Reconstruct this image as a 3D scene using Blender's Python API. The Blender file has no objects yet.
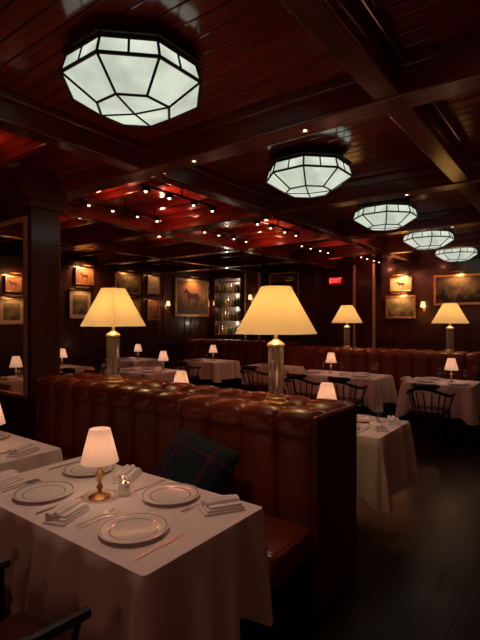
import bpy, bmesh, math, random
from mathutils import Vector, Matrix
random.seed(7)
scene=bpy.context.scene
col=scene.collection
try:
    scene.view_settings.view_transform='Standard'
    scene.view_settings.look='None'
except Exception: pass
PI=math.pi
# ------------------------------------------------------------ materials
def newmat(name):
    m=bpy.data.materials.new(name); m.use_nodes=True
    nt=m.node_tree; b=nt.nodes['Principled BSDF']
    return m,nt,b
def setp(b,**k):
    for a,v in k.items():
        a=a.replace('_',' ')
        if a in b.inputs: b.inputs[a].default_value=v
def c4(c): return (c[0],c[1],c[2],1)
def plain(name,c,rough=.5,metal=0,**k):
    m,nt,b=newmat(name); setp(b,Base_Color=c4(c),Roughness=rough,Metallic=metal,**k)
    n=nt.nodes.new('ShaderNodeTexNoise'); n.inputs['Scale'].default_value=30
    r=nt.nodes.new('ShaderNodeMapRange'); r.inputs['To Min'].default_value=max(0,rough-.06); r.inputs['To Max'].default_value=min(1,rough+.06)
    nt.links.new(n.outputs['Fac'],r.inputs['Value']); nt.links.new(r.outputs['Result'],b.inputs['Roughness'])
    return m
def wood(name,c1,c2,rough=.3,axis=0,plank=0,coat=.4,gstr=.5,bump=.5,cr_=.12):
    m,nt,b=newmat(name); L=nt.links
    tc=nt.nodes.new('ShaderNodeTexCoord'); mp=nt.nodes.new('ShaderNodeMapping')
    s=[14,14,14]; s[axis]=1.2; mp.inputs['Scale'].default_value=s
    L.new(tc.outputs['Object'],mp.inputs['Vector'])
    n=nt.nodes.new('ShaderNodeTexNoise'); n.inputs['Scale'].default_value=1.5; n.inputs['Detail'].default_value=6; n.inputs['Distortion'].default_value=.6
    L.new(mp.outputs['Vector'],n.inputs['Vector'])
    cr=nt.nodes.new('ShaderNodeValToRGB'); cr.color_ramp.elements[0].position=.3; cr.color_ramp.elements[1].position=.7
    cr.color_ramp.elements[0].color=c4(c1); cr.color_ramp.elements[1].color=c4(c2)
    L.new(n.outputs['Fac'],cr.inputs['Fac'])
    out=cr.outputs['Color']
    bp=nt.nodes.new('ShaderNodeBump'); bp.inputs['Strength'].default_value=.10; bp.inputs['Distance'].default_value=.01
    L.new(n.outputs['Fac'],bp.inputs['Height'])
    if plank:
        sp=nt.nodes.new('ShaderNodeSeparateXYZ'); L.new(tc.outputs['Object'],sp.inputs['Vector'])
        mu=nt.nodes.new('ShaderNodeMath'); mu.operation='MULTIPLY'; mu.inputs[1].default_value=plank
        L.new(sp.outputs[1 if axis==0 else 0],mu.inputs[0])
        fr=nt.nodes.new('ShaderNodeMath'); fr.operation='PINGPONG'; fr.inputs[1].default_value=.5
        L.new(mu.outputs[0],fr.inputs[0])
        mr=nt.nodes.new('ShaderNodeMapRange'); mr.inputs['From Min'].default_value=0; mr.inputs['From Max'].default_value=.07
        L.new(fr.outputs[0],mr.inputs['Value'])
        mx=nt.nodes.new('ShaderNodeMix'); mx.data_type='RGBA'; mx.inputs[6].default_value=c4([x*gstr for x in c1])
        L.new(mr.outputs['Result'],mx.inputs[0]); L.new(out,mx.inputs[7]); out=mx.outputs[2]
        b2=nt.nodes.new('ShaderNodeBump'); b2.inputs['Strength'].default_value=bump; b2.inputs['Distance'].default_value=.01
        L.new(mr.outputs['Result'],b2.inputs['Height']); L.new(bp.outputs['Normal'],b2.inputs['Normal']); bp=b2
    L.new(out,b.inputs['Base Color']); L.new(bp.outputs['Normal'],b.inputs['Normal'])
    if coat>0: L.new(bp.outputs['Normal'],b.inputs['Coat Normal'])
    setp(b,Roughness=rough,Coat_Weight=coat,Coat_Roughness=cr_)
    return m
def emis(name,c,s,base=(.5,.5,.5)):
    m,nt,b=newmat(name); setp(b,Base_Color=c4(base),Emission_Color=c4(c),Emission_Strength=s,Roughness=.5); return m
M={}
M['ceil']=wood('lacquered_ceiling_planks',(.15,.018,.009),(.27,.036,.018),.18,0,8,.8,.35,.4,.10)
M['beam']=wood('mahogany_beam',(.09,.012,.006),(.17,.025,.012),.24,0,0,.6,.5,.5,.12)
M['beamy']=wood('mahogany_beam_long',(.09,.012,.006),(.17,.025,.012),.24,1,0,.6,.5,.5,.12)
M['wall']=wood('mahogany_wall',(.04,.010,.005),(.08,.021,.010),.3,2,0,.4)
M['floor']=wood('dark_floorboards',(.012,.006,.003),(.020,.010,.006),.40,1,7,.06,.8,.05)
M['dark']=wood('dark_chair_wood',(.006,.003,.002),(.012,.005,.003),.45,2,0,0)
M['ledge']=wood('ledge_wood',(.05,.015,.008),(.10,.03,.014),.3,0,0,.3)
def leather(name,c,rough=.4):
    m,nt,b=newmat(name); L=nt.links
    n=nt.nodes.new('ShaderNodeTexNoise'); n.inputs['Scale'].default_value=3; n.inputs['Detail'].default_value=5
    v=nt.nodes.new('ShaderNodeTexVoronoi'); v.inputs['Scale'].default_value=160
    tc=nt.nodes.new('ShaderNodeTexCoord'); L.new(tc.outputs['Object'],n.inputs['Vector']); L.new(tc.outputs['Object'],v.inputs['Vector'])
    cr=nt.nodes.new('ShaderNodeValToRGB'); cr.color_ramp.elements[0].color=c4([x*.65 for x in c]); cr.color_ramp.elements[1].color=c4([x*1.25 for x in c])
    L.new(n.outputs['Fac'],cr.inputs['Fac']); L.new(cr.outputs['Color'],b.inputs['Base Color'])
    bp=nt.nodes.new('ShaderNodeBump'); bp.inputs['Strength'].default_value=.10; bp.inputs['Distance'].default_value=.002
    L.new(v.outputs['Distance'],bp.inputs['Height']); L.new(bp.outputs['Normal'],b.inputs['Normal'])
    setp(b,Roughness=rough); return m
M['leather']=leather('red_brown_leather',(.18,.036,.016),.27)
M['leather_e']=leather('end_panel_leather',(.12,.020,.010),.35)
M['leather_d']=leather('dark_leather',(.05,.010,.006))
M['brass']=plain('aged_brass',(.66,.42,.17),.3,.85)
M['brass2']=plain('bright_brass_strip',(.8,.62,.36),.35,.5)
M['silver']=plain('silver',(.80,.77,.72),.2,.9)
M['cutlery']=plain('muted_silver',(.55,.55,.56),.32,.85)
M['black']=plain('black_metal',(.012,.011,.01),.4,.6)
M['frame']=plain('light_frame_metal',(.03,.018,.012),.4,.7)
M['cloth']=plain('white_linen',(.80,.72,.68),.85)
M['napkin']=plain('napkin_linen',(.87,.82,.79),.85)
def plate_mat():
    m,nt,b=newmat('porcelain_ringed'); L=nt.links
    tc=nt.nodes.new('ShaderNodeTexCoord'); sp=nt.nodes.new('ShaderNodeSeparateXYZ'); L.new(tc.outputs['Object'],sp.inputs[0])
    cb=nt.nodes.new('ShaderNodeCombineXYZ'); L.new(sp.outputs[0],cb.inputs[0]); L.new(sp.outputs[1],cb.inputs[1])
    ln=nt.nodes.new('ShaderNodeVectorMath'); ln.operation='LENGTH'; L.new(cb.outputs[0],ln.inputs[0])
    cr=nt.nodes.new('ShaderNodeValToRGB'); r=cr.color_ramp; r.interpolation='CONSTANT'
    w=(.85,.82,.78,1); k=(.10,.05,.03,1)
    mu=nt.nodes.new('ShaderNodeMath'); mu.operation='MULTIPLY'; mu.inputs[1].default_value=1/.15
    L.new(ln.outputs['Value'],mu.inputs[0]); L.new(mu.outputs[0],cr.inputs['Fac'])
    r.elements[0].color=w; r.elements[0].position=0
    r.elements[1].color=k; r.elements[1].position=.66
    for p,c in ((.68,w),(.90,k),(.925,w)):
        e=r.elements.new(p); e.color=c
    L.new(cr.outputs['Color'],b.inputs['Base Color']); setp(b,Roughness=.12); return m
M['plate']=plate_mat()
def shade_mat(name,c,e,es,tr=.55):
    m=bpy.data.materials.new(name); m.use_nodes=True; nt=m.node_tree; L=nt.links
    for n in list(nt.nodes): nt.nodes.remove(n)
    o=nt.nodes.new('ShaderNodeOutputMaterial'); d=nt.nodes.new('ShaderNodeBsdfDiffuse'); t=nt.nodes.new('ShaderNodeBsdfTranslucent')
    mx=nt.nodes.new('ShaderNodeMixShader'); mx.inputs[0].default_value=tr
    d.inputs['Color'].default_value=c4(c); t.inputs['Color'].default_value=c4(c)
    em=nt.nodes.new('ShaderNodeEmission'); em.inputs['Color'].default_value=c4(e); em.inputs['Strength'].default_value=es
    ad=nt.nodes.new('ShaderNodeAddShader')
    L.new(d.outputs[0],mx.inputs[1]); L.new(t.outputs[0],mx.inputs[2]); L.new(mx.outputs[0],ad.inputs[0]); L.new(em.outputs[0],ad.inputs[1]); L.new(ad.outputs[0],o.inputs[0])
    return m
M['shade']=shade_mat('parchment_shade',(.85,.70,.42),(1,.66,.28),.20)
M['shade_s']=shade_mat('linen_shade',(.85,.70,.60),(1,.66,.47),.16)
def glassm(name,tint=(1,1,1),hi=.7):
    m=bpy.data.materials.new(name); m.use_nodes=True; nt=m.node_tree; L=nt.links
    for n in list(nt.nodes): nt.nodes.remove(n)
    o=nt.nodes.new('ShaderNodeOutputMaterial'); t=nt.nodes.new('ShaderNodeBsdfTransparent'); g=nt.nodes.new('ShaderNodeBsdfGlossy')
    t.inputs[0].default_value=c4(tint); g.inputs['Roughness'].default_value=.05
    f=nt.nodes.new('ShaderNodeLayerWeight'); f.inputs['Blend'].default_value=.5
    p=nt.nodes.new('ShaderNodeMath'); p.operation='POWER'; p.inputs[1].default_value=3; L.new(f.outputs['Facing'],p.inputs[0])
    r=nt.nodes.new('ShaderNodeMapRange'); r.inputs['To Min'].default_value=.08; r.inputs['To Max'].default_value=hi; L.new(p.outputs[0],r.inputs['Value'])
    mx=nt.nodes.new('ShaderNodeMixShader'); L.new(r.outputs['Result'],mx.inputs[0]); L.new(t.outputs[0],mx.inputs[1]); L.new(g.outputs[0],mx.inputs[2]); L.new(mx.outputs[0],o.inputs[0])
    return m
M['glass']=glassm('thin_glass',(.95,.95,.94))
M['crystal']=plain('crystal',(.93,.90,.86),.08,0,Transmission_Weight=.8,IOR=1.5)
def panelmat():
    m,nt,b=newmat('frosted_glass_panel'); L=nt.links
    tc=nt.nodes.new('ShaderNodeTexCoord'); n=nt.nodes.new('ShaderNodeTexNoise'); n.inputs['Scale'].default_value=5; n.inputs['Detail'].default_value=3
    L.new(tc.outputs['Object'],n.inputs['Vector'])
    r=nt.nodes.new('ShaderNodeMapRange'); r.inputs['From Min'].default_value=.3; r.inputs['From Max'].default_value=.7; r.inputs['To Min'].default_value=.50; r.inputs['To Max'].default_value=.82
    L.new(n.outputs['Fac'],r.inputs['Value']); L.new(r.outputs['Result'],b.inputs['Emission Strength'])
    setp(b,Base_Color=(.3,.3,.3,1),Emission_Color=(.90,1,.82,1),Roughness=.5); return m
M['panel']=panelmat()
M['bottle']=plain('green_bottle_glass',(.05,.08,.03),.1)
M['bottle2']=plain('amber_bottle_glass',(.4,.18,.05),.1)
M['mirror']=plain('mirror',(.6,.58,.55),.03,1)
M['bulb']=emis('warm_bulb',(1,.42,.24),9)
M['down']=emis('downlight_lens',(1,.8,.55),6)
M['exit']=emis('exit_red',(1,.05,.04),3)
M['exitbox']=emis('exit_housing',(1,.01,.01),.18,(.05,.01,.01))
M['flame']=emis('sconce_shade',(1,.62,.28),1.6)
def plaid():
    m,nt,b=newmat('plaid_wool'); L=nt.links
    tc=nt.nodes.new('ShaderNodeTexCoord'); sp=nt.nodes.new('ShaderNodeSeparateXYZ'); L.new(tc.outputs['Object'],sp.inputs[0])
    def stripes(i,f,w,off=0):
        a=nt.nodes.new('ShaderNodeMath'); a.operation='MULTIPLY_ADD'; a.inputs[1].default_value=f; a.inputs[2].default_value=off; L.new(sp.outputs[i],a.inputs[0])
        p=nt.nodes.new('ShaderNodeMath'); p.operation='PINGPONG'; p.inputs[1].default_value=.5; L.new(a.outputs[0],p.inputs[0])
        g=nt.nodes.new('ShaderNodeMath'); g.operation='LESS_THAN'; g.inputs[1].default_value=w; L.new(p.outputs[0],g.inputs[0]); return g.outputs[0]
    base=(.014,.016,.030,1)
    prev=None
    for i,f,w,off,c,fac in ((0,4,.16,0,(.008,.022,.016,1),.6),(1,4,.16,0,(.008,.022,.016,1),.6),(0,4,.022,.5,(.11,.016,.016,1),.7),(1,4,.022,.5,(.11,.016,.016,1),.7),(0,4,.010,.2,(.06,.05,.04,1),.5)):
        mx=nt.nodes.new('ShaderNodeMix'); mx.data_type='RGBA'
        mu=nt.nodes.new('ShaderNodeMath'); mu.operation='MULTIPLY'; mu.inputs[1].default_value=fac; L.new(stripes(i,f,w,off),mu.inputs[0]); L.new(mu.outputs[0],mx.inputs[0])
        if prev is None: mx.inputs[6].default_value=base
        else: L.new(prev,mx.inputs[6])
        mx.inputs[7].default_value=c; prev=mx.outputs[2]
    L.new(prev,b.inputs['Base Color']); setp(b,Roughness=.95,Specular_IOR_Level=.2); return m
M['plaid']=plaid()
def canvas(name,c1,c2,sc=3):
    m,nt,b=newmat(name); L=nt.links
    tc=nt.nodes.new('ShaderNodeTexCoord'); n=nt.nodes.new('ShaderNodeTexNoise'); n.inputs['Scale'].default_value=sc; n.inputs['Detail'].default_value=5
    L.new(tc.outputs['Object'],n.inputs['Vector'])
    sp=nt.nodes.new('ShaderNodeSeparateXYZ'); L.new(tc.outputs['Object'],sp.inputs[0])
    ad=nt.nodes.new('ShaderNodeMath'); ad.operation='MULTIPLY_ADD'; ad.inputs[1].default_value=.7; L.new(sp.outputs[2],ad.inputs[0]); L.new(n.outputs['Fac'],ad.inputs[2])
    cr=nt.nodes.new('ShaderNodeValToRGB'); cr.color_ramp.elements[0].position=.35; cr.color_ramp.elements[1].position=.65
    cr.color_ramp.elements[0].color=c4(c1); cr.color_ramp.elements[1].color=c4(c2)
    L.new(ad.outputs[0],cr.inputs['Fac']); L.new(cr.outputs['Color'],b.inputs['Base Color']); setp(b,Roughness=.6); return m
M['cv_brown']=canvas('painted_canvas_brown',(.10,.040,.016),(.36,.17,.07))
M['cv_dark']=canvas('painted_canvas_dark_landscape',(.03,.020,.010),(.34,.26,.15),5)
M['cv_green']=canvas('painted_canvas_green',(.05,.05,.02),(.30,.26,.15),5)
M['cv_light']=canvas('painted_canvas_pale',(.22,.20,.12),(.62,.55,.38))
M['horse']=plain('painted_horse_brown',(.05,.014,.008),.6)
M['mat_white']=plain('picture_mount',(.6,.5,.36),.8)

# ------------------------------------------------------------ helpers
def link(o,parent=None):
    col.objects.link(o)
    if parent: o.parent=parent
    return o
def tag(o,label,cat,group=None):
    o['label']=label; o['category']=cat
    if group: o['group']=group
    return o
def structure(o,label=None,cat=None):
    o['kind']='structure'
    return o
def from_bm(name,bm,mat,parent=None,loc=(0,0,0),rot=(0,0,0),smooth=False):
    me=bpy.data.meshes.new(name); bmesh.ops.recalc_face_normals(bm,faces=bm.faces); bm.to_mesh(me); bm.free()
    for mm in (mat if isinstance(mat,(list,tuple)) else [mat]): me.materials.append(mm)
    if smooth:
        for p in me.polygons: p.use_smooth=True
        try: me.set_sharp_from_angle(angle=math.radians(40))
        except Exception: pass
    o=bpy.data.objects.new(name,me); o.location=loc; o.rotation_euler=rot
    return link(o,parent)
def empty(name,loc=(0,0,0),rz=0):
    o=bpy.data.objects.new(name,None); o.empty_display_size=.1; o.location=loc; o.rotation_euler=(0,0,rz); return link(o)
def addbox(bm,a,b,bev=0,seg=2,mi=0):
    x0,y0,z0=a; x1,y1,z1=b
    r=bmesh.ops.create_cube(bm,size=1); vs=r['verts']
    for v in vs:
        v.co=Vector(((x0+x1)/2+v.co.x*(x1-x0),(y0+y1)/2+v.co.y*(y1-y0),(z0+z1)/2+v.co.z*(z1-z0)))
    fs=set(f for v in vs for f in v.link_faces)
    for f in fs: f.material_index=mi
    if bev>0:
        es=list(set(e for v in vs for e in v.link_edges))
        bmesh.ops.bevel(bm,geom=es,offset=bev,segments=seg,affect='EDGES',profile=.5)
def box(name,a,b,mat,parent=None,bev=0,seg=2,**k):
    bm=bmesh.new(); addbox(bm,a,b,bev,seg); return from_bm(name,bm,mat,parent,smooth=bev>0,**k)
def addlathe(bm,prof,seg=32,c=(0,0),mi=0,off=0):
    rings=[]
    for r,z in prof:
        if r<1e-5: rings.append([bm.verts.new((c[0],c[1],z))])
        else: rings.append([bm.verts.new((c[0]+r*math.cos(off+2*PI*i/seg),c[1]+r*math.sin(off+2*PI*i/seg),z)) for i in range(seg)])
    for a,b in zip(rings,rings[1:]):
        for i in range(seg):
            j=(i+1)%seg
            if len(a)==1 and len(b)==1: continue
            if len(a)==1: f=bm.faces.new((a[0],b[i],b[j]))
            elif len(b)==1: f=bm.faces.new((a[i],a[j],b[0]))
            else: f=bm.faces.new((a[i],a[j],b[j],b[i]))
            f.material_index=mi
def lathe(name,prof,mat,parent=None,seg=32,**k):
    bm=bmesh.new(); addlathe(bm,prof,seg); return from_bm(name,bm,mat,parent,smooth=True,**k)
def addtube(bm,pts,r,seg=8,closed=False,mi=0):
    pts=[Vector(p) for p in pts]; n=len(pts); rings=[]
    for i,p in enumerate(pts):
        if closed: d=(pts[(i+1)%n]-pts[i-1])
        else: d=pts[min(i+1,n-1)]-pts[max(i-1,0)]
        d.normalize(); up=Vector((0,0,1)) if abs(d.z)<.9 else Vector((1,0,0))
        a=d.cross(up).normalized(); b=d.cross(a).normalized()
        rr=r[i] if isinstance(r,(list,tuple)) else r
        rings.append([bm.verts.new(p+a*rr*math.cos(2*PI*k/seg)+b*rr*math.sin(2*PI*k/seg)) for k in range(seg)])
    m=n if closed else n-1
    for i in range(m):
        A=rings[i]; B=rings[(i+1)%n]
        for k in range(seg):
            bm.faces.new((A[k],A[(k+1)%seg],B[(k+1)%seg],B[k])).material_index=mi
    if not closed:
        bm.faces.new(rings[0]); bm.faces.new(rings[-1])
def addpoly(bm,pts,thick,plane='xy',mi=0):
    def P(u,v,w): return (u,v,w) if plane=='xy' else (u,w,v)
    a=[bm.verts.new(P(u,v,0)) for u,v in pts]; b=[bm.verts.new(P(u,v,thick)) for u,v in pts]
    n=len(pts)
    bm.faces.new(a).material_index=mi; bm.faces.new(b[::-1]).material_index=mi
    for i in range(n): bm.faces.new((a[i],a[(i+1)%n],b[(i+1)%n],b[i])).material_index=mi
def copy_thing(root,loc,rz=None,label=None,group=None,scale=None):
    def rec(o,par):
        c=o.copy()
        col.objects.link(c)
        if par: c.parent=par
        for ch in list(o.children): 
            rec(ch,c)
        return c
    n=rec(root,None); n.location=loc
    if rz is not None: n.rotation_euler=(0,0,rz)
    if label: n['label']=label
    if group: n['group']=group
    if scale: n.scale=(scale,)*3
    return n
def plight(name,loc,power,color=(1,.7,.42),r=.03,parent=None):
    l=bpy.data.lights.new(name,'POINT'); l.energy=power; l.color=color; l.shadow_soft_size=r
    o=bpy.data.objects.new(name,l); o.location=loc; return link(o,parent)
def spot(name,loc,target,power,color=(1,.72,.5),ang=60,blend=.7,r=.04):
    l=bpy.data.lights.new(name,'SPOT'); l.energy=power; l.color=color; l.spot_size=math.radians(ang); l.spot_blend=blend; l.shadow_soft_size=r
    o=bpy.data.objects.new(name,l); o.location=loc
    o.rotation_euler=(Vector(target)-Vector(loc)).to_track_quat('-Z','Y').to_euler(); return link(o)

# ------------------------------------------------------------ camera
H=1.65
cam=bpy.data.cameras.new('camera'); cam.sensor_fit='VERTICAL'; cam.sensor_height=36; cam.lens=26; cam.clip_start=.02
co=bpy.data.objects.new('camera',cam); co.location=(0,0,H); co.rotation_euler=(PI/2,0,math.radians(36.7)); link(co); scene.camera=co
w=bpy.data.worlds.new('world'); w.use_nodes=True; w.node_tree.nodes['Background'].inputs[0].default_value=(.02,.01,.006,1); w.node_tree.nodes['Background'].inputs[1].default_value=.3; scene.world=w

# ------------------------------------------------------------ shell
X0,X1,Y0,Y1,ZC=-9.5,2.5,-2.5,11.3,3.18
BZ=2.97
structure(box('floor',(X0,Y0,-.1),(X1,Y1,0),M['floor']))
structure(box('ceiling',(X0,Y0,ZC),(X1,Y1,ZC+.1),M['ceil']))
def panelwall(name,length,facing):
    bm=bmesh.new(); addbox(bm,(0,0,0),(length,.1,ZC))
    n=max(1,round(length/1.15)); w=length/n
    for i in range(n):
        for z0,z1 in ((.2,.85),(1.15,2.85)):
            a=i*w+.12; b=(i+1)*w-.12; t=.035
            for q in (((a,-.02,z0),(b,0,z0+t)),((a,-.02,z1-t),(b,0,z1)),((a,-.02,z0+t),(a+t,0,z1-t)),((b-t,-.02,z0+t),(b,0,z1-t))):
                addbox(bm,*q)
    addbox(bm,(0,-.035,.95),(length,0,1.02))
    addbox(bm,(0,-.05,3.0),(length,0,3.06))
    return bm
structure(from_bm('wall_back',panelwall('b',X1-X0,0),M['wall'],loc=(X0,Y1,0)))
structure(from_bm('wall_left',panelwall('l',Y1-Y0,0),M['wall'],loc=(X0,Y0,0),rot=(0,0,PI/2)))
structure(from_bm('wall_right',panelwall('r',Y1-Y0,0),M['wall'],loc=(X1,Y1,0),rot=(0,0,-PI/2)))
structure(from_bm('wall_front',panelwall('f',X1-X0,0),M['wall'],loc=(X1,Y0,0),rot=(0,0,PI)))
structure(box('baseboard_back',(X0,Y1-.03,0),(X1,Y1,.16),M['wall']))
structure(box('baseboard_left',(X0,Y0,0),(X0+.03,Y1-.03,.16),M['wall']))
tn=[0]
def trim(bm,mat,loc=(0,0,0),smooth=False):
    tn[0]+=1; return structure(from_bm('trim_%d'%tn[0],bm,mat,loc=loc,smooth=smooth))
BXs=[-7.4,-5.3,-3.2,-.95,1.2]; BYs=[-1.35,.75,2.85,4.95,7.05,9.15]
def beam(axis,c):
    bm=bmesh.new(); d=0 if axis=='x' else .012; e=.025 if axis=='x' else 0
    for hw,z0,z1 in ((.08+e,BZ+d,3.15),(.13+e,3.11+d,ZC)):
        if axis=='x': addbox(bm,(X0,c-hw,z0),(X1,c+hw,z1),.012,3)
        else: addbox(bm,(c-hw,Y0,z0),(c+hw,Y1,z1),.012,3)
    trim(bm,M['beam'] if axis=='x' else M['beamy'])
for y in BYs: beam('x',y)
for x in BXs: beam('y',x)
# shallow battens between the beams of the side bays
for y in (1.45,2.15,3.55,4.25,5.65,6.35,7.75,8.45,9.85):
    bm=bmesh.new(); addbox(bm,(X0,y-.04,3.11),(-3.2,y+.04,ZC),.008,2); trim(bm,M['beam'])
def column(x0,x1,y0,y1,brass=False):
    bm=bmesh.new(); addbox(bm,(x0,y0,0),(x1,y1,3.02),.008)
    addbox(bm,(x0-.03,y0-.03,0),(x1+.03,y1+.03,.2)); addbox(bm,(x0-.02,y0-.02,.2),(x1+.02,y1+.02,.24))
    if brass:
        for xx in (x0,x1):
            addbox(bm,(xx-.03,y0-.025,.24),(xx+.03,y0+.025,3.02),mi=1)
    else:
        addbox(bm,(x0-.03,y0-.03,2.78),(x1+.03,y1+.03,2.86))
    addbox(bm,(x0-.05,y0-.05,3.02 if brass else 2.86),(x1+.05,y1+.05,ZC))
    trim(bm,[M['wall'],M['brass2']])
column(-4.50,-4.42,2.45,2.77,False)
column(-8.0,-7.5,11.0,11.3,True)
column(-4.62,-4.12,11.0,11.3,True)
column(-6.15,-5.75,11.05,11.3,False)

# ------------------------------------------------------------ octagonal ceiling lights
def ceiling_light(loc):
    root=empty('ceiling_light',loc)
    N=8; off=PI/8
    def ring(r,z,n=N,o=off): return [Vector((r*math.cos(o+2*PI*i/n),r*math.sin(o+2*PI*i/n),z)) for i in range(n)]
    R0=ring(.375,.085); R1=ring(.405,-.015); R2=ring(.215,-.135); C=Vector((0,0,-.150))
    faces=[]
    for i in range(N):
        j=(i+1)%N
        faces.append((R0[i],R0[j],R1[j],R1[i])); faces.append((R1[i],R1[j],R2[j],R2[i])); faces.append((R2[i],R2[j],C))
    bm=bmesh.new()
    for f in faces: bm.faces.new([bm.verts.new(p) for p in f])
    from_bm('glass_panel',bm,M['panel'],root)
    bm=bmesh.new()
    for Rk,t in ((R0,.013),(R1,.010),(R2,.008)):
        for i in range(N): addtube(bm,[Rk[i],Rk[(i+1)%N]],t,6)
    for i in range(N):
        addtube(bm,[R0[i],R1[i]],.008,6); addtube(bm,[R1[i],R2[i]],.008,6)
        addtube(bm,[(R0[i]+R0[(i+1)%N])/2,(R1[i]+R1[(i+1)%N])/2],.007,6)
    for i in (0,2,4,6): addtube(bm,[R2[i],C],.007,6)
    from_bm('muntin_frame',bm,M['frame'],root)
    bm=bmesh.new(); addlathe(bm,[(0,.09),(.38,.09),(.40,.10),(.40,.115),(.31,.13),(.31,ZC-3.0),(0,ZC-3.0)],8,off=off)
    from_bm('ceiling_mount',bm,M['frame'],root)
    return root
cl=ceiling_light((-2.1,1.79,3.0)); tag(cl,'octagonal frosted glass ceiling light with dark metal frame','ceiling light','octagonal lights along the coffered ceiling')
for y in (3.9,6.0,8.1,10.2): copy_thing(cl,(-2.1,y,3.0))

# ------------------------------------------------------------ banquettes
def channel_back(x0,x1,sgn,y,mat,chw=.27):
    prof=[(.03,.42),(.0,.52),(.0,.62),(.0,.72),(.0,.82),(.002,.90),(.004,.95),(-.006,.98),(-.018,1.01),(-.022,1.045),(-.010,1.08),(.02,1.102),(.07,1.110),(.12,1.102),(.155,1.085),(.17,1.05)]
    n=round((x1-x0)/chw); w=(x1-x0)/n; seg=14
    bm=bmesh.new(); grid=[]
    P=[Vector((a,b)) for a,b in prof]
    for i in range(n*seg+1):
        x=x0+i*w/seg; ph=(i%seg)/seg
        s=abs(math.sin(PI*ph))**.5
        rowv=[]
        for j,p in enumerate(P):
            t=(P[min(j+1,len(P)-1)]-P[max(j-1,0)]).normalized(); nrm=Vector((-t.y,t.x))
            q=p+nrm*s*(.048 if j<6 else (.040 if j<9 else .026))
            rowv.append(bm.verts.new((x,y+.01*sgn+sgn*q.x,q.y-.008)))
        grid.append(rowv)
    for a,b in zip(grid,grid[1:]):
        for j in range(len(P)-1): bm.faces.new((a[j],a[j+1],b[j+1],b[j]))
    return bm
LZ=1.085
def banquette(x0,x1,y,xb=None,label=''):
    root=empty('banquette',((x0+x1)/2,y+.25,0)); ox,oy=(x0+x1)/2,y+.25
    def sh(o): o.location=(-ox,-oy,0)
    def pb(name,a,b,mat,bev=0,seg=2): 
        o=box(name,a,b,mat,root,bev,seg); sh(o); return o
    for sgn,yy in ((1,y),(-1,y+.5)):
        bm=channel_back(x0+.03,x1-.03,sgn,yy,M['leather']); o=from_bm('backrest',bm,M['leather'],root,smooth=True); sh(o)
    pb('frame',(x0+.03,y+.15,0),(x1-.03,y+.35,LZ-.03),M['dark'])
    pb('top_ledge',(x0+.03,y+.15,LZ-.03),(x1-.03,y+.35,LZ),M['ledge'],.006)
    for a in (x0,x1-.05): pb('end_panel',(a,y-.03,0),(a+.05,y+.53,1.10),M['leather_e'],.02,3)
    for sgn,yy in ((-1,y),(1,y+.5)):
        ya,yb=sorted((yy,yy+sgn*.44)); xe=x1 if (sgn<0 or xb is None) else xb
        pb('plinth',(x0+.06,min(yy,yy+sgn*.36),0),(xe-.06,max(yy,yy+sgn*.36),.29),M['dark'])
        bm=bmesh.new(); n=max(1,round((xe-x0)/.72)); w=(xe-x0-.06)/n
        for i in range(n): addbox(bm,(x0+.03+i*w+.002,ya,.29),(x0+.03+(i+1)*w-.002,yb,.47),.04,4)
        o=from_bm('seat_cushion',bm,M['leather'],root,smooth=True); sh(o)
    tag(root,label,'banquette'); return root
banquette(-4.18,-1.2,2.38,-1.45,label='long red-brown leather channel-tufted banquette with rolled top, back to back')
banquette(-4.85,-.4,8.1,label='red-brown leather banquette with rolled top beside the paintings wall')
banquette(-9.0,-5.6,9.6,label='dark leather banquette near the big horse painting')

# ------------------------------------------------------------ big lamps
def big_lamp(loc,scale=1,sides=48,off=0):
    root=empty('table_lamp',loc)
    bm=bmesh.new(); addlathe(bm,[(0,0),(.095,0),(.095,.02),(.085,.028),(.075,.032),(.072,.05),(.062,.058),(.058,.075),(0,.075)],32)
    from_bm('base',bm,M['brass2'],root,smooth=True)
    bm=bmesh.new()
    seg=20; rings=[]
    for z in (.077,.41):
        rings.append([bm.verts.new(((.056 if i%2 else .045)*math.cos(2*PI*i/seg),(.056 if i%2 else .045)*math.sin(2*PI*i/seg),z)) for i in range(seg)])
    for i in range(seg): bm.faces.new((rings[0][i],rings[0][(i+1)%seg],rings[1][(i+1)%seg],rings[1][i]))
    bm.faces.new(rings[0]); bm.faces.new(rings[1][::-1])
    from_bm('glass_column',bm,M['crystal'],root)
    lathe('cap',[(0,.41),(.062,.41),(.062,.425),(.050,.435),(.03,.45),(.014,.46),(.012,.50),(.02,.505),(.02,.54),(0,.55)],M['brass2'],root,24)
    bm=bmesh.new(); addlathe(bm,[(.283,.50),(.288,.50),(.105,.83),(.10,.83),(.283,.505)],sides,off=off)
    from_bm('lamp_shade',bm,M['shade'],root,smooth=sides>12)
    bm=bmesh.new()
    addtube(bm,[(.012,0,.54),(.05,0,.66),(.0,0,.805)],.0025,6); addtube(bm,[(-.012,0,.54),(-.05,0,.66),(.0,0,.805)],.0025,6)
    for k in range(3): addtube(bm,[(0,0,.805),(.085*math.cos(k*2*PI/3),.085*math.sin(k*2*PI/3),.808)],.002,6)
    from_bm('harp',bm,M['brass'],root)
    plight('lamp_light',(0,0,.64),3.8,(1,.66,.33),.05,root)
    root.scale=(scale,)*3
    return root
L2=big_lamp((-1.66,2.63,LZ),.95)
tag(L2,'large parchment cone-shade lamp on ribbed glass column, on the banquette ledge','lamp','large lamps on banquette ledges')
L1=big_lamp((-3.37,2.63,LZ),1.02,5,math.radians(-36))
tag(L1,'large lamp with panelled parchment shade on the banquette ledge','lamp','large lamps on banquette ledges')
copy_thing(L2,(-3.66,8.35,LZ),label='parchment shade lamp with glass column on the far banquette ledge',scale=1.02)
copy_thing(L2,(-1.815,8.35,LZ),label='parchment shade lamp with glass column on the far banquette ledge',scale=1.02)

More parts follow.
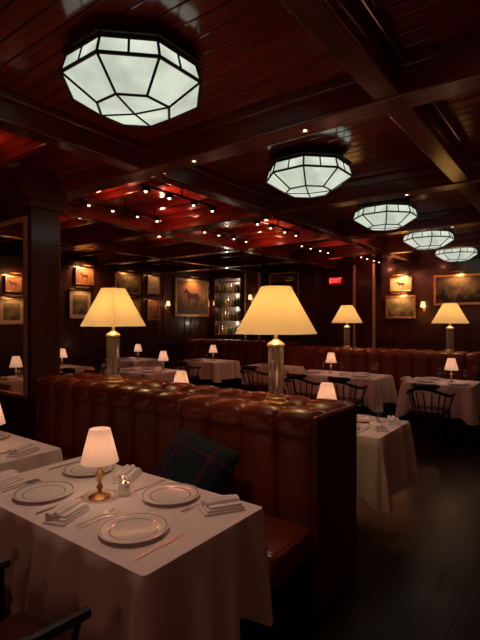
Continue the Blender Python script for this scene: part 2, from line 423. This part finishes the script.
# ------------------------------------------------------------ small table lamp
def small_lamp(loc):
    root=empty('small_table_lamp',loc)
    lathe('base',[(0,0),(.055,0),(.055,.006),(.038,.014),(.014,.024),(.010,.04),(.018,.052),(.010,.064),(.008,.09),(.018,.108),(.022,.12),(.014,.135),(.006,.15),(.005,.19),(.012,.195),(.012,.215),(0,.22)],M['brass'],root,24)
    bm=bmesh.new(); addlathe(bm,[(.09,.18),(.094,.18),(.052,.345),(.049,.345),(.09,.183)],40)
    from_bm('lamp_shade',bm,M['shade_s'],root,smooth=True)
    bm=bmesh.new(); addtube(bm,[(0,0,.215),(0,0,.335)],.002,6)
    for k in range(3): addtube(bm,[(0,0,.335),(.051*math.cos(k*2*PI/3),.051*math.sin(k*2*PI/3),.335)],.0015,5)
    from_bm('shade_support',bm,M['brass'],root)
    plight('lamp_light',(0,0,.26),.34,(1,.68,.45),.02,root)
    return root
TT=.755
SL=small_lamp((-1.965,1.45,TT)); tag(SL,'small brass table lamp with white cone shade on the white tablecloth','lamp','small lamps on dining tables')

# ------------------------------------------------------------ tables
def rrect(x0,x1,y0,y1,r,step=.015):
    pts=[]
    def line(p,q,n):
        L=(Vector(q)-Vector(p)).length; k=max(1,int(L/step))
        for i in range(k):
            t=i/k; pts.append((p[0]+(q[0]-p[0])*t,p[1]+(q[1]-p[1])*t,n[0],n[1]))
    def arc(cx,cy,a0):
        for i in range(5):
            a=a0+PI/2*i/5; pts.append((cx+r*math.cos(a),cy+r*math.sin(a),math.cos(a),math.sin(a)))
    line((x0+r,y0),(x1-r,y0),(0,-1)); arc(x1-r,y0+r,-PI/2); line((x1,y0+r),(x1,y1-r),(1,0)); arc(x1-r,y1-r,0)
    line((x1-r,y1),(x0+r,y1),(0,1)); arc(x0+r,y1-r,PI/2); line((x0,y1-r),(x0,y0+r),(-1,0)); arc(x0+r,y0+r,PI)
    return pts
def table(x0,x1,y0,y1,drop=.42,seed=0,tight=(1,1),label='white linen tablecloth draped over a dining table with soft folds',ckf=.085):
    cx,cy=(x0+x1)/2,(y0+y1)/2
    root=empty('dining_table',(cx,cy,0))
    box('tabletop',(x0+.012-cx,y0+.012-cy,.71),(x1-.012-cx,y1-.012-cy,.748),M['dark'],root,.008)
    bm=bmesh.new(); addlathe(bm,[(0,.03),(.06,.03),(.055,.12),(.035,.2),(.04,.6),(.07,.71),(0,.71)],20)
    from_bm('pedestal',bm,M['black'],root,smooth=True)
    bm=bmesh.new(); addbox(bm,(-.28,-.04,0),(.28,.04,.03),.01); addbox(bm,(-.04,-.24,0),(.04,.24,.0301),.01)
    from_bm('foot',bm,M['black'],root)
    tag(root,'dining table with black pedestal beneath a white cloth','table','dining tables')
    rnd=random.Random(seed); ph=[rnd.random()*6.28 for _ in range(4)]
    hx,hy=(x1-x0)/2,(y1-y0)/2
    per=rrect(-hx,hx,-hy,hy,.02); bm=bmesh.new(); rings=[]; rows=16
    for j in range(rows+1):
        t=j/rows; ring=[]; s=0
        for i,(x,y,nx,ny) in enumerate(per):
            s+=.015
            cd=min(math.hypot(x-a*hx,y-b*hy) for a in(-1,1) for b in(-1,1))
            ck=math.exp(-(cd/.09)**2)
            tg=tight[0] if ny<-.5 else (tight[1] if ny>.5 else 1)
            f=.026+.026*math.sin(17*s+ph[0]+.8*t+1.2*math.sin(5*s))+.018*math.sin(37*s+ph[1]+1.5*t)
            near=math.exp(-((cd-.15)/.05)**2)
            off=t**.8*(f*(1-.8*ck)+ckf*ck-.065*near)*tg+.006*min(1,j*2)
            dz=drop*(1+.14*ck+.03*math.sin(7*s+ph[2]))*t
            z=TT-(0 if j==0 else .004)-dz
            ring.append(bm.verts.new((x+nx*off,y+ny*off,z)))
        rings.append(ring)
    n=len(per)
    for a,b in zip(rings,rings[1:]):
        for i in range(n): bm.faces.new((a[i],a[(i+1)%n],b[(i+1)%n],b[i]))
    bm.faces.new(rings[0])
    c=from_bm('tablecloth',bm,M['cloth'],loc=(cx,cy,0),smooth=True)
    tag(c,label,'tablecloth','white tablecloths')
    return root
table(-2.65,-1.23,1.09,1.84,.46,1,(1,.3),'white linen tablecloth with deep folds beside the tufted banquette',.05)
table(-4.12,-2.92,1.09,1.84,.42,2,(1,.3))
table(-2.55,-1.24,3.42,4.17,.48,3,(.3,1),'white linen tablecloth hanging to a point behind the banquette end')
table(-4.1,-2.85,3.42,4.17,.42,4,(.3,1))
table(-3.98,-2.5,6.75,7.5,.40,5,(1,.3))
table(-2.12,-1.2,6.75,7.5,.42,6,(1,.3))
table(-6.9,-5.7,5.2,6.0,.35,8)
table(-8.8,-7.7,6.6,7.4,.35,9)
table(-7.2,-6.1,7.4,8.15,.35,10)
table(-8.6,-7.5,4.6,5.4,.35,11)
table(-7.4,-6.3,3.2,4.0,.35,12)
table(-5.35,-4.35,7.35,7.9,.35,13)

FL='small brass lamp with glowing white shade on a distant table'
for x,y in ((-3.27,1.52),(-1.80,3.68),(-3.47,3.60),(-3.42,7.15),(-1.53,7.12),(-5.95,5.72),(-8.15,7.05),(-6.55,7.8),(-8.0,5.05),(-6.93,3.6)):
    copy_thing(SL,(x,y,TT),label=FL if y>2 else None)

# ------------------------------------------------------------ tableware
bm=bmesh.new(); addlathe(bm,[(0,.004),(.075,.004),(.08,0),(.09,0),(.095,.006),(.145,.017),(.147,.020),(.144,.021),(.10,.011),(.09,.009),(0,.009)],56)
plate=from_bm('plate',bm,M['plate'],loc=(-1.529,1.30,TT),smooth=True)
tag(plate,'white porcelain charger plate with thin dark rim rings','plate','charger plates on the tables')
K=1.15
bm=bmesh.new()
addpoly(bm,[(K*a,K*b) for a,b in [(-.004,-.09),(.004,-.09),(.0065,-.085),(.003,.02),(.004,.03),(.011,.045),(.011,.06),(-.011,.06),(-.011,.045),(-.004,.03),(-.003,.02),(-.0065,-.085)]],.003)
for k in range(4):
    x=-.0095+k*.0063; addpoly(bm,[(K*a,K*b) for a,b in [(x-.0015,.059),(x+.0017,.059),(x+.0012,.10),(x-.0008,.10)]],.003)
fork=from_bm('fork',bm,M['cutlery'],loc=(-1.74,1.28,TT)); tag(fork,'silver dinner fork on the white tablecloth','fork','silver forks')
bm=bmesh.new()
addpoly(bm,[(K*a,K*b) for a,b in [(-.006,-.11),(.006,-.11),(.008,-.09),(.005,.0),(.010,.01),(.010,.09),(.004,.115),(-.004,.12),(-.005,.01),(-.005,0),(-.008,-.09)]],.004)
knife=from_bm('knife',bm,M['cutlery'],loc=(-1.345,1.27,TT)); tag(knife,'silver dinner knife on the white tablecloth','knife','silver knives')
bm=bmesh.new()
addbox(bm,(-.055,-.10,0),(.055,.10,.012),.005,2)
addbox(bm,(-.052,-.085,.012),(.05,.095,.024),.0055,2)
addtube(bm,[(-.035,-.09,.032),(-.037,0,.037),(-.033,.09,.032)],.015,10)
addtube(bm,[(.0,-.08,.033),(.004,0,.037),(.0,.085,.033)],.017,10)
addbox(bm,(-.045,-.07,.022),(.045,.085,.035),.005,2)
nap=from_bm('napkin',bm,M['napkin'],loc=(-1.89,1.22,TT),smooth=True); tag(nap,'folded white linen napkin','napkin','folded napkins')
bm=bmesh.new(); addlathe(bm,[(0,.0),(.034,0),(.034,.002),(.006,.006),(.0035,.012),(.0035,.08),(.008,.088),(.028,.105),(.038,.13),(.037,.16),(.031,.195)],28)
wg=from_bm('wine_glass',bm,M['glass'],loc=(-1.45,3.98,TT),smooth=True); tag(wg,'clear stemmed wine glass','wine glass','stemmed glasses')
def shaker(loc):
    r=empty('salt_shaker',loc)
    bm=bmesh.new(); addlathe(bm,[(0,0),(.021,0),(.023,.01),(.018,.05),(0,.05)],8); from_bm('glass_body',bm,M['crystal'],r)
    lathe('lid',[(.0185,.05),(.0185,.06),(.009,.07),(0,.071)],M['silver'],r,16); r.scale=(1.25,1.25,1.1); return r
S=shaker((-1.945,1.585,TT)); tag(S,'small cut-glass salt shaker with silver lid','salt shaker','shakers by the lamp')
copy_thing(S,(-1.88,1.54,TT))

def cp(o,x,y,rz=0,z=TT,lab=None):
    c=o.copy(); col.objects.link(c); c.location=(x,y,z); c.rotation_euler=(0,0,rz)
    if lab: c['label']=lab
    return c
cp(plate,-2.22,1.30); cp(plate,-2.36,1.665); cp(plate,-1.68,1.665)
cp(fork,-1.775,1.285,.06)
cp(fork,-2.43,1.29,.05); cp(fork,-2.465,1.29,-.04); cp(knife,-2.03,1.27,.05)
cp(nap,-2.56,1.25,.15)
cp(fork,-1.50,1.68,PI); cp(knife,-1.88,1.69,PI); cp(nap,-1.375,1.70,-.55)
cp(fork,-2.18,1.70,PI); cp(knife,-2.56,1.66,PI); cp(nap,-2.08,1.72,.5)
nap.rotation_euler=(0,0,.35)
cp(plate,-3.55,1.3); cp(plate,-3.6,1.66); cp(nap,-3.02,1.62,.4); cp(nap,-3.14,1.28,-.3); cp(knife,-3.33,1.28,0); cp(fork,-3.12,1.62,PI)
def setting(x,y,side,glass=True,nk=True):
    cp(plate,x,y)
    cp(fork,x-side*.185,y,0 if side>0 else PI); cp(knife,x+side*.185,y,0 if side>0 else PI)
    if nk: cp(nap,x-side*.27,y,random.uniform(-.3,.3))
    if glass: cp(wg,x+side*.14,y+side*.17)
setting(-1.6,3.97,-1,False,False); setting(-1.62,3.60,1,False,False); cp(nap,-1.36,3.72,.7); cp(nap,-1.33,4.02,.4); cp(wg,-1.66,3.79); cp(wg,-1.40,3.86)
setting(-3.2,3.98,-1,False); 
setting(-3.7,7.0,1,False); setting(-2.85,7.0,1); setting(-2.95,7.32,-1,False,False); cp(wg,-3.25,7.2); cp(wg,-3.6,7.22); cp(wg,-2.7,7.3)
setting(-1.85,7.0,1); setting(-1.85,7.33,-1,False,False); cp(plate,-1.40,6.95); cp(wg,-1.36,7.2); cp(wg,-1.66,7.33)
for x,y in ((-6.5,5.42),(-6.4,5.80),(-6.0,5.42),(-8.45,6.95),(-6.9,7.62),(-8.3,4.85),(-7.1,3.5),(-5.0,7.6)):
    cp(plate,x,y); cp(nap,x+.22,y,.3); cp(wg,x+.16,y+.16)

# ------------------------------------------------------------ cushions
def pillow(loc,rot,s=.23,label='',t=.085):
    bm=bmesh.new(); n=16; 
    for sg in (1,-1):
        g=[]
        for i in range(n+1):
            rr=[]
            for j in range(n+1):
                u=-1+2*i/n; v=-1+2*j/n
                k=(max(0,1-u**4)*max(0,1-v**4))**.6
                px=u*s*(1-.07*(1-v*v)-.10*(u*u*v*v)**2); py=v*s*(1-.07*(1-u*u)-.10*(u*u*v*v)**2)
                rr.append(bm.verts.new((px,py,sg*t*k)))
            g.append(rr)
        for i in range(n):
            for j in range(n): bm.faces.new((g[i][j],g[i+1][j],g[i+1][j+1],g[i][j+1]))
    bmesh.ops.remove_doubles(bm,verts=bm.verts,dist=.0005)
    o=from_bm('cushion',bm,M['plaid'],loc=loc,rot=rot,smooth=True); tag(o,label,'cushion'); return o
def euler_from(tilt,roll,yaw):
    return (Matrix.Rotation(yaw,4,'Z')@Matrix.Rotation(tilt,4,'X')@Matrix.Rotation(roll,4,'Z')).to_euler()
pillow((-1.94,2.10,.70),euler_from(math.radians(52),math.radians(-15),math.radians(10)),.26,'dark blue and green plaid cushion slouching on the leather banquette',.11)
pillow((-1.15,7.94,.70),(math.radians(72),0,0),.22,'dark plaid cushion leaning on the far banquette')

# ------------------------------------------------------------ chairs
def chair(loc,rz):
    r=empty('dining_chair',loc,rz)
    bm=bmesh.new(); addbox(bm,(-.23,-.22,.42),(.23,.22,.445),.01,2); addbox(bm,(-.215,-.205,.44),(.215,.205,.475),.016,3)
    from_bm('seat',bm,M['leather_d'],r,smooth=True)
    for x,y in ((-.2,-.19),(.2,-.19),(-.2,.19),(.2,.19)):
        bm=bmesh.new(); addtube(bm,[(x*1.12,y*1.15,0),(x*1.05,y*1.07,.2),(x,y,.43)],[.013,.020,.017],8); from_bm('leg',bm,M['dark'],r,smooth=True)
    pts=[(.27,.17,.66)]
    for i in range(13):
        a=-PI*i/12; pts.append((.27*math.cos(a),-.02+.27*math.sin(a),.67+.10*math.sin(PI*i/12)**2))
    pts.append((-.27,.17,.66))
    bm=bmesh.new(); addtube(bm,pts,.020,8); 
    pr=[(.2*math.cos(-PI*.2-PI*.6*i/8),-.02+.27*math.sin(-PI*.2-PI*.6*i/8)-.01,.80) for i in range(9)]
    addtube(bm,pr,[.02]+[.035]*7+[.02],8)
    from_bm('backrest',bm,M['dark'],r,smooth=True)
    for i in range(7):
        bm=bmesh.new(); a=-PI*(.14+.72*i/6); addtube(bm,[(.2*math.cos(a),.19*math.sin(a),.44),(.265*math.cos(a),-.02+.265*math.sin(a),.72)],.009,6)
        from_bm('spindle',bm,M['dark'],r,smooth=True)
    for sx in (-1,1):
        bm=bmesh.new(); addtube(bm,[(sx*.21,.12,.44),(sx*.265,.14,.655)],.011,6); from_bm('arm_post',bm,M['dark'],r,smooth=True)
    return r
ch=chair((-1.62,.78,0),0); tag(ch,'dark wooden captain chair with curved arms and spindles','chair','dark wooden dining chairs')
for x,y,rz in ((-2.28,.78,0),(-3.5,.78,0),(-1.65,6.42,0),(-3.55,6.42,0),(-2.85,6.42,0),(-6.3,6.32,PI),(-6.5,4.86,0),(-8.3,7.75,PI),(-6.7,7.08,0),(-8.0,5.72,PI),(-7.0,4.3,PI),(-4.85,7.0,0)):
    copy_thing(ch,(x,y,0),rz)

# ------------------------------------------------------------ glazed screen by the pier
r=empty('glazed_screen',(-5.13,2.5,0)); tag(r,'brass-framed glass screen above a dark wood panel','screen')
box('base_panel',(-.63,-.04,0),(.625,.04,.85),M['wall'],r,.01)
bm=bmesh.new()
for a,b in (((-.63,-.04,.85),(.625,.02,.88)),((-.63,-.04,2.68),(.625,.02,2.71)),((-.63,-.04,.88),(-.59,.02,2.68)),((.575,-.06,.88),(.625,.02,2.68))): addbox(bm,a,b)
from_bm('frame',bm,M['brass2'],r)
bm=bmesh.new(); bm.faces.new([bm.verts.new(p) for p in ((-.59,0,.88),(.575,0,.88),(.575,0,2.68),(-.59,0,2.68))]); from_bm('glass_pane',bm,M['glass'],r)
box('header',(-.63,-.05,2.71),(.625,.05,2.95),M['wall'],r)

# ------------------------------------------------------------ paintings
HORSE=[(-.9,.35),(-.98,.42),(-.93,.55),(-.72,.75),(-.66,.85),(-.62,.74),(-.45,.55),(-.3,.42),(0,.38),(.35,.42),(.55,.4),(.66,.3),(.78,0),(.74,-.3),(.68,-.1),(.6,.1),(.58,-.1),(.5,-.3),(.55,-.5),(.5,-.85),(.42,-.85),(.42,-.5),(.36,-.25),(.3,-.08),(-.1,-.12),(-.25,-.05),(-.3,-.3),(-.32,-.85),(-.4,-.85),(-.42,-.3),(-.48,0),(-.55,.2),(-.62,.42),(-.8,.38)]
def painting(wall,a,b,z0,z1,cv,label,horse=False,mount=False,light=0,fw=.05,fmat='brass'):
    w,h=b-a,z1-z0; zc=(z0+z1)/2
    if wall=='left': loc=(X0+.022,(a+b)/2,zc); rz=PI/2
    else: loc=((a+b)/2,Y1-.022,zc); rz=0
    r=empty('framed_picture',loc,rz); tag(r,label,'painting')
    bm=bmesh.new(); W,Hh=w/2,h/2
    for q in (((-W,-.045,-Hh),(W,0,-Hh+fw)),((-W,-.045,Hh-fw),(W,0,Hh)),((-W,-.045,-Hh+fw),(-W+fw,0,Hh-fw)),((W-fw,-.045,-Hh+fw),(W,0,Hh-fw))): addbox(bm,*q,.008)
    from_bm('frame',bm,M[fmat],r)
    bm=bmesh.new(); addbox(bm,(-W+fw,-.02,-Hh+fw),(W-fw,0,Hh-fw),mi=2 if mount else 0)
    iw,ih=W-fw,Hh-fw
    if mount:
        iw*=.7; ih*=.7; addbox(bm,(-iw,-.023,-ih),(iw,-.018,ih))
    if horse:
        s=min(iw,ih*1.0)*.8
        addpoly(bm,[(u*s,v*s*.85) for u,v in HORSE],-.026,'xz',mi=1)
    from_bm('canvas',bm,[M[cv],M['horse'],M['mat_white']],r)
    if light:
        bm=bmesh.new(); addtube(bm,[(-min(.18,W*.7),-.12,Hh+.05),(min(.18,W*.7),-.12,Hh+.05)],.014,8); addtube(bm,[(0,0,Hh-.02),(0,-.06,Hh+.06),(0,-.12,Hh+.05)],.006,6)
        from_bm('picture_light',bm,M['brass'],r,smooth=True)
        l=bpy.data.lights.new('picture_bulb','SPOT'); l.energy=light; l.color=(1,.46,.18); l.spot_size=math.radians(130); l.spot_blend=.9; l.shadow_soft_size=.04
        o=bpy.data.objects.new('picture_bulb',l); o.location=(0,-.26,Hh+.03)
        o.rotation_euler=Vector((0,.24,-Hh*.9)).to_track_quat('-Z','Y').to_euler(); link(o,r)
    return r
P=painting
P('left',6.3,6.8,2.47,2.88,'cv_brown','small brightly lit sporting picture in gilt frame',True,False,30,.035)
P('left',6.12,6.75,1.66,2.36,'cv_green','pale mounted print in thin dark frame',False,True,4,.03,'black')
P('left',7.42,8.25,2.32,2.86,'cv_dark','dim landscape painting in gilt frame',False,False,5)
P('left',7.42,8.25,1.56,2.2,'cv_green','dim mounted print in gilt frame',False,True,2)
P('left',8.5,8.95,2.35,2.86,'cv_light','small pale print in gilt frame',False,True,2.5,.03)
P('left',8.5,8.95,1.64,2.2,'cv_brown','small dark portrait in gilt frame',False,False,2.5,.03)
P('left',9.55,11.05,1.75,2.88,'cv_brown','large brown horse painting in a gilt frame',True,False,26,.07)
P('left',4.68,5.03,2.22,2.56,'cv_brown','small glowing picture in gilt frame',True,False,16,.03)
P('left',4.55,5.1,1.55,2.1,'cv_green','mounted print in gilt frame',False,True,4,.03)
P('back',-3.82,-3.28,2.33,2.68,'cv_light','brightly lit horse picture in gilt frame',True,False,26,.03)
P('back',-3.92,-3.2,1.68,2.24,'cv_green','landscape painting in a pale gilt frame',False,False,12,.05)
P('back',-2.8,-1.75,1.98,2.68,'cv_dark','large dark landscape painting in gilt frame',False,False,9,.06)
r=empty('wall_mirror',(-6.85,Y1-.02,2.3)); tag(r,'tall brass-framed mirror on the panelled wall','mirror')
box('mirror_glass',(-.45,-.02,-.66),(.45,0,.66),M['mirror'],r)
bm=bmesh.new()
for q in (((-.49,-.035,-.70),(.49,0,-.66)),((-.49,-.035,.66),(.49,0,.70)),((-.49,-.035,-.66),(-.45,0,.66)),((.45,-.035,-.66),(.49,0,.66))): addbox(bm,*q)
from_bm('frame',bm,M['brass2'],r)
def sconce(loc,rz):
    r=empty('wall_sconce',loc,rz)
    bm=bmesh.new(); addtube(bm,[(0,0,-.06),(0,-.06,-.09),(0,-.11,-.06),(0,-.11,-.01)],.008,8); addbox(bm,(-.03,-.015,-.13),(.03,0,.03),.005)
    from_bm('bracket',bm,M['brass'],r,smooth=True)
    bm=bmesh.new(); addlathe(bm,[(.062,0),(.04,.13),(.038,.13),(.06,.0)],24,(0,-.11)); from_bm('lamp_shade',bm,M['flame'],r,smooth=True)
    plight('sconce_light',(0,-.11,.06),2.5,(1,.5,.25),.02,r); return r
sc=sconce((X0,9.22,2.05),PI/2); tag(sc,'small brass wall sconce with glowing amber shade','wall sconce','wall sconces')
copy_thing(sc,(-9.32,Y1,2.12),0); copy_thing(sc,(-3.02,Y1,1.95),0); copy_thing(sc,(X0,5.55,2.0),PI/2); copy_thing(sc,(-7.75,11.0,2.25),0)  # last copy, on the column, is added to light the brass strips
# exit sign
r=empty('exit_sign',(-5.25,Y1-.02,2.68)); tag(r,'glowing red EXIT sign on dark panelling','exit sign')
box('housing',(-.18,-.05,-.10),(.18,0,.10),M['exitbox'],r,.008)
cu=bpy.data.curves.new('exit_text','FONT'); cu.body='EXIT'; cu.size=.165; cu.align_x='CENTER'; cu.align_y='CENTER'; cu.extrude=.004; cu.offset=.003
to=bpy.data.objects.new('tmp',cu); col.objects.link(to); bpy.context.view_layer.update()
me=bpy.data.meshes.new_from_object(to.evaluated_get(bpy.context.evaluated_depsgraph_get())); bpy.data.objects.remove(to)
me.materials.clear(); me.materials.append(M['exit'])
lo=bpy.data.objects.new('letters',me); lo.location=(0,-.056,0); lo.rotation_euler=(PI/2,0,0); link(lo,r)
# bottle cabinet
r=empty('bottle_cabinet',(-8.68,Y1,1.2)); tag(r,'dark wood bar cabinet with lit bottle shelves','cabinet')
bm=bmesh.new()
for q in (((-.52,-.30,-1.2),(.52,0,.0)),((-.52,-.30,0),(-.48,0,1.75)),((.48,-.30,0),(.52,0,1.75)),((-.48,-.30,1.70),(.48,0,1.75))): addbox(bm,*q)
from_bm('carcass',bm,M['wall'],r)
box('mirror_back',(-.48,-.02,0),(.48,0,1.70),plain('smoked_mirror_back',(.45,.40,.34),.3,.5),r)
bt=None
for k in range(4):
    z=.02+k*.42
    if k: box('shelf',(-.48,-.28,z-.02),(.48,-.02,z),M['ledge'],r)
    for i in range(8):
        x=-8.68-.42+i*.12; zz=1.2+(z if k else 0)
        if bt is None:
            bm=bmesh.new(); addlathe(bm,[(0,0),(.036,0),(.038,.01),(.038,.17),(.030,.20),(.014,.225),(.013,.29),(0,.29)],16)
            bt=from_bm('bottle',bm,M['bottle2'],loc=(x,Y1-.16,zz),smooth=True); tag(bt,'amber glass liquor bottle on a bar shelf','bottle','bottles in the bar cabinet')
            bg=bt.data.copy(); bg.materials.clear(); bg.materials.append(M['bottle'])
            bs=bt.data.copy(); bs.materials.clear(); bs.materials.append(M['silver'])
        else:
            c=cp(bt,x,Y1-.16,0,zz)
            q=(i*7+k*3)%5
            if q in(1,3): c.data=bg; c['label']='green glass wine bottle on a bar shelf'
            if q==2: c.data=bs; c['label']='pale gleaming bottle on a bar shelf'
for z in (1.55,2.0,2.4,2.82): plight('cabinet_light',(-8.68,Y1-.32,z),2.4,(1,.8,.6),.03)

# ------------------------------------------------------------ ceiling track spots in the side bays
def track(loc):
    r=empty('track_light',loc)
    box('rail',(-.015,-.62,-.09),(.015,.62,-.07),M['black'],r)
    box('stem',(-.008,-.008,-.07),(.008,.008,.02),M['black'],r)
    for i,y in enumerate((-.55,-.2,.2,.55)):
        bm=bmesh.new(); addlathe(bm,[(0,.03),(.035,.03),(.050,.01),(.053,-.035),(.044,-.035),(.038,-.01),(0,-.01)],20)
        hd=from_bm('lamp_head',bm,M['black'],r,loc=(0,y,-.11),smooth=True)
        bm=bmesh.new(); bmesh.ops.create_uvsphere(bm,u_segments=16,v_segments=10,radius=.017); from_bm('bulb',bm,M['bulb'],hd,loc=(0,0,-.028),smooth=True)
    return r
tk=track((-3.75,3.9,ZC-.02)); tag(tk,'black ceiling track with four glowing spotlight heads','track light','track lights in side coffers')
for x,y in ((-4.75,3.9),(-3.75,6.0),(-4.75,6.0),(-4.2,8.1),(-3.9,10.2)): copy_thing(tk,(x,y,ZC-.02))
RG=(1,.24,.13)
for x,y,p in ((-3.9,3.85,7),(-4.45,3.3,6),(-4.7,4.5,5),(-4.0,1.8,2.5),(-3.95,6.0,8),(-4.5,6.6,6),(-4.5,5.3,5),(-4.0,8.1,7),(-4.2,10.2,6),(-6.35,6.0,2),(-6.35,3.9,2),(-2.9,7.8,2.5),(-2.9,10.0,2.5)):
    plight('coffer_fill_glow',(x,y,ZC-.17),p,RG,.025)  # added bare point lights that make the lacquered planks glow red
def downlight(loc):
    r=empty('downlight',loc)
    lathe('trim_ring',[(.022,0),(.036,0),(.036,-.006),(.024,-.006),(.022,0)],M['brass'],r,20)
    lathe('lens',[(0,-.003),(.012,-.003),(.012,-.001),(0,-.001)],M['down'],r,16); return r
dl=downlight((-2.45,1.05,ZC)); tag(dl,'tiny recessed ceiling downlight with bright lens','downlight','recessed downlights')
for x,y,z in ((-.5,2.2,ZC),(-1.56,2.85,BZ),(-1.5,4.95,BZ),(-1.5,7.05,BZ),(-2.6,2.85,BZ),(-5.3,3.6,BZ+.012)): copy_thing(dl,(x,y,z))
WC=(1,.60,.47)  # added fill spots that brighten the tables, separate from the downlight fixtures
spot('table_fill_spot',(-1.9,1.3,2.9),(-1.9,1.5,.75),38,WC,60)
spot('table_fill_spot',(-3.5,1.3,2.9),(-3.5,1.5,.75),22,WC,50)
spot('table_fill_spot',(-1.56,3.4,2.9),(-1.7,3.8,.75),30,WC,50)
spot('table_fill_spot',(-3.2,6.8,2.9),(-3.2,7.2,.75),26,WC,40)
spot('table_fill_spot',(-1.7,6.9,2.9),(-1.7,7.2,.75),26,WC,32)
spot('table_fill_spot',(-6.3,5.3,2.9),(-6.3,5.6,.75),22,WC,50)
spot('table_fill_spot',(-8.2,6.5,2.9),(-8.2,7.0,.75),14,WC,56)
spot('table_fill_spot',(-6.0,7.5,2.9),(-6.0,7.8,.75),18,WC,56)
# added unseen fill lights that lift and redden the room, no lamps modelled
for x,y,z,p in ((.6,.2,2.1,5.5),(-1.0,-1.3,1.9,8.5),(-4.2,-.8,1.9,7),(.9,4.5,2.3,5.5),(.9,8.6,2.3,5)):
    plight('room_fill_light',(x,y,z),p,(1,.36,.22),.2)
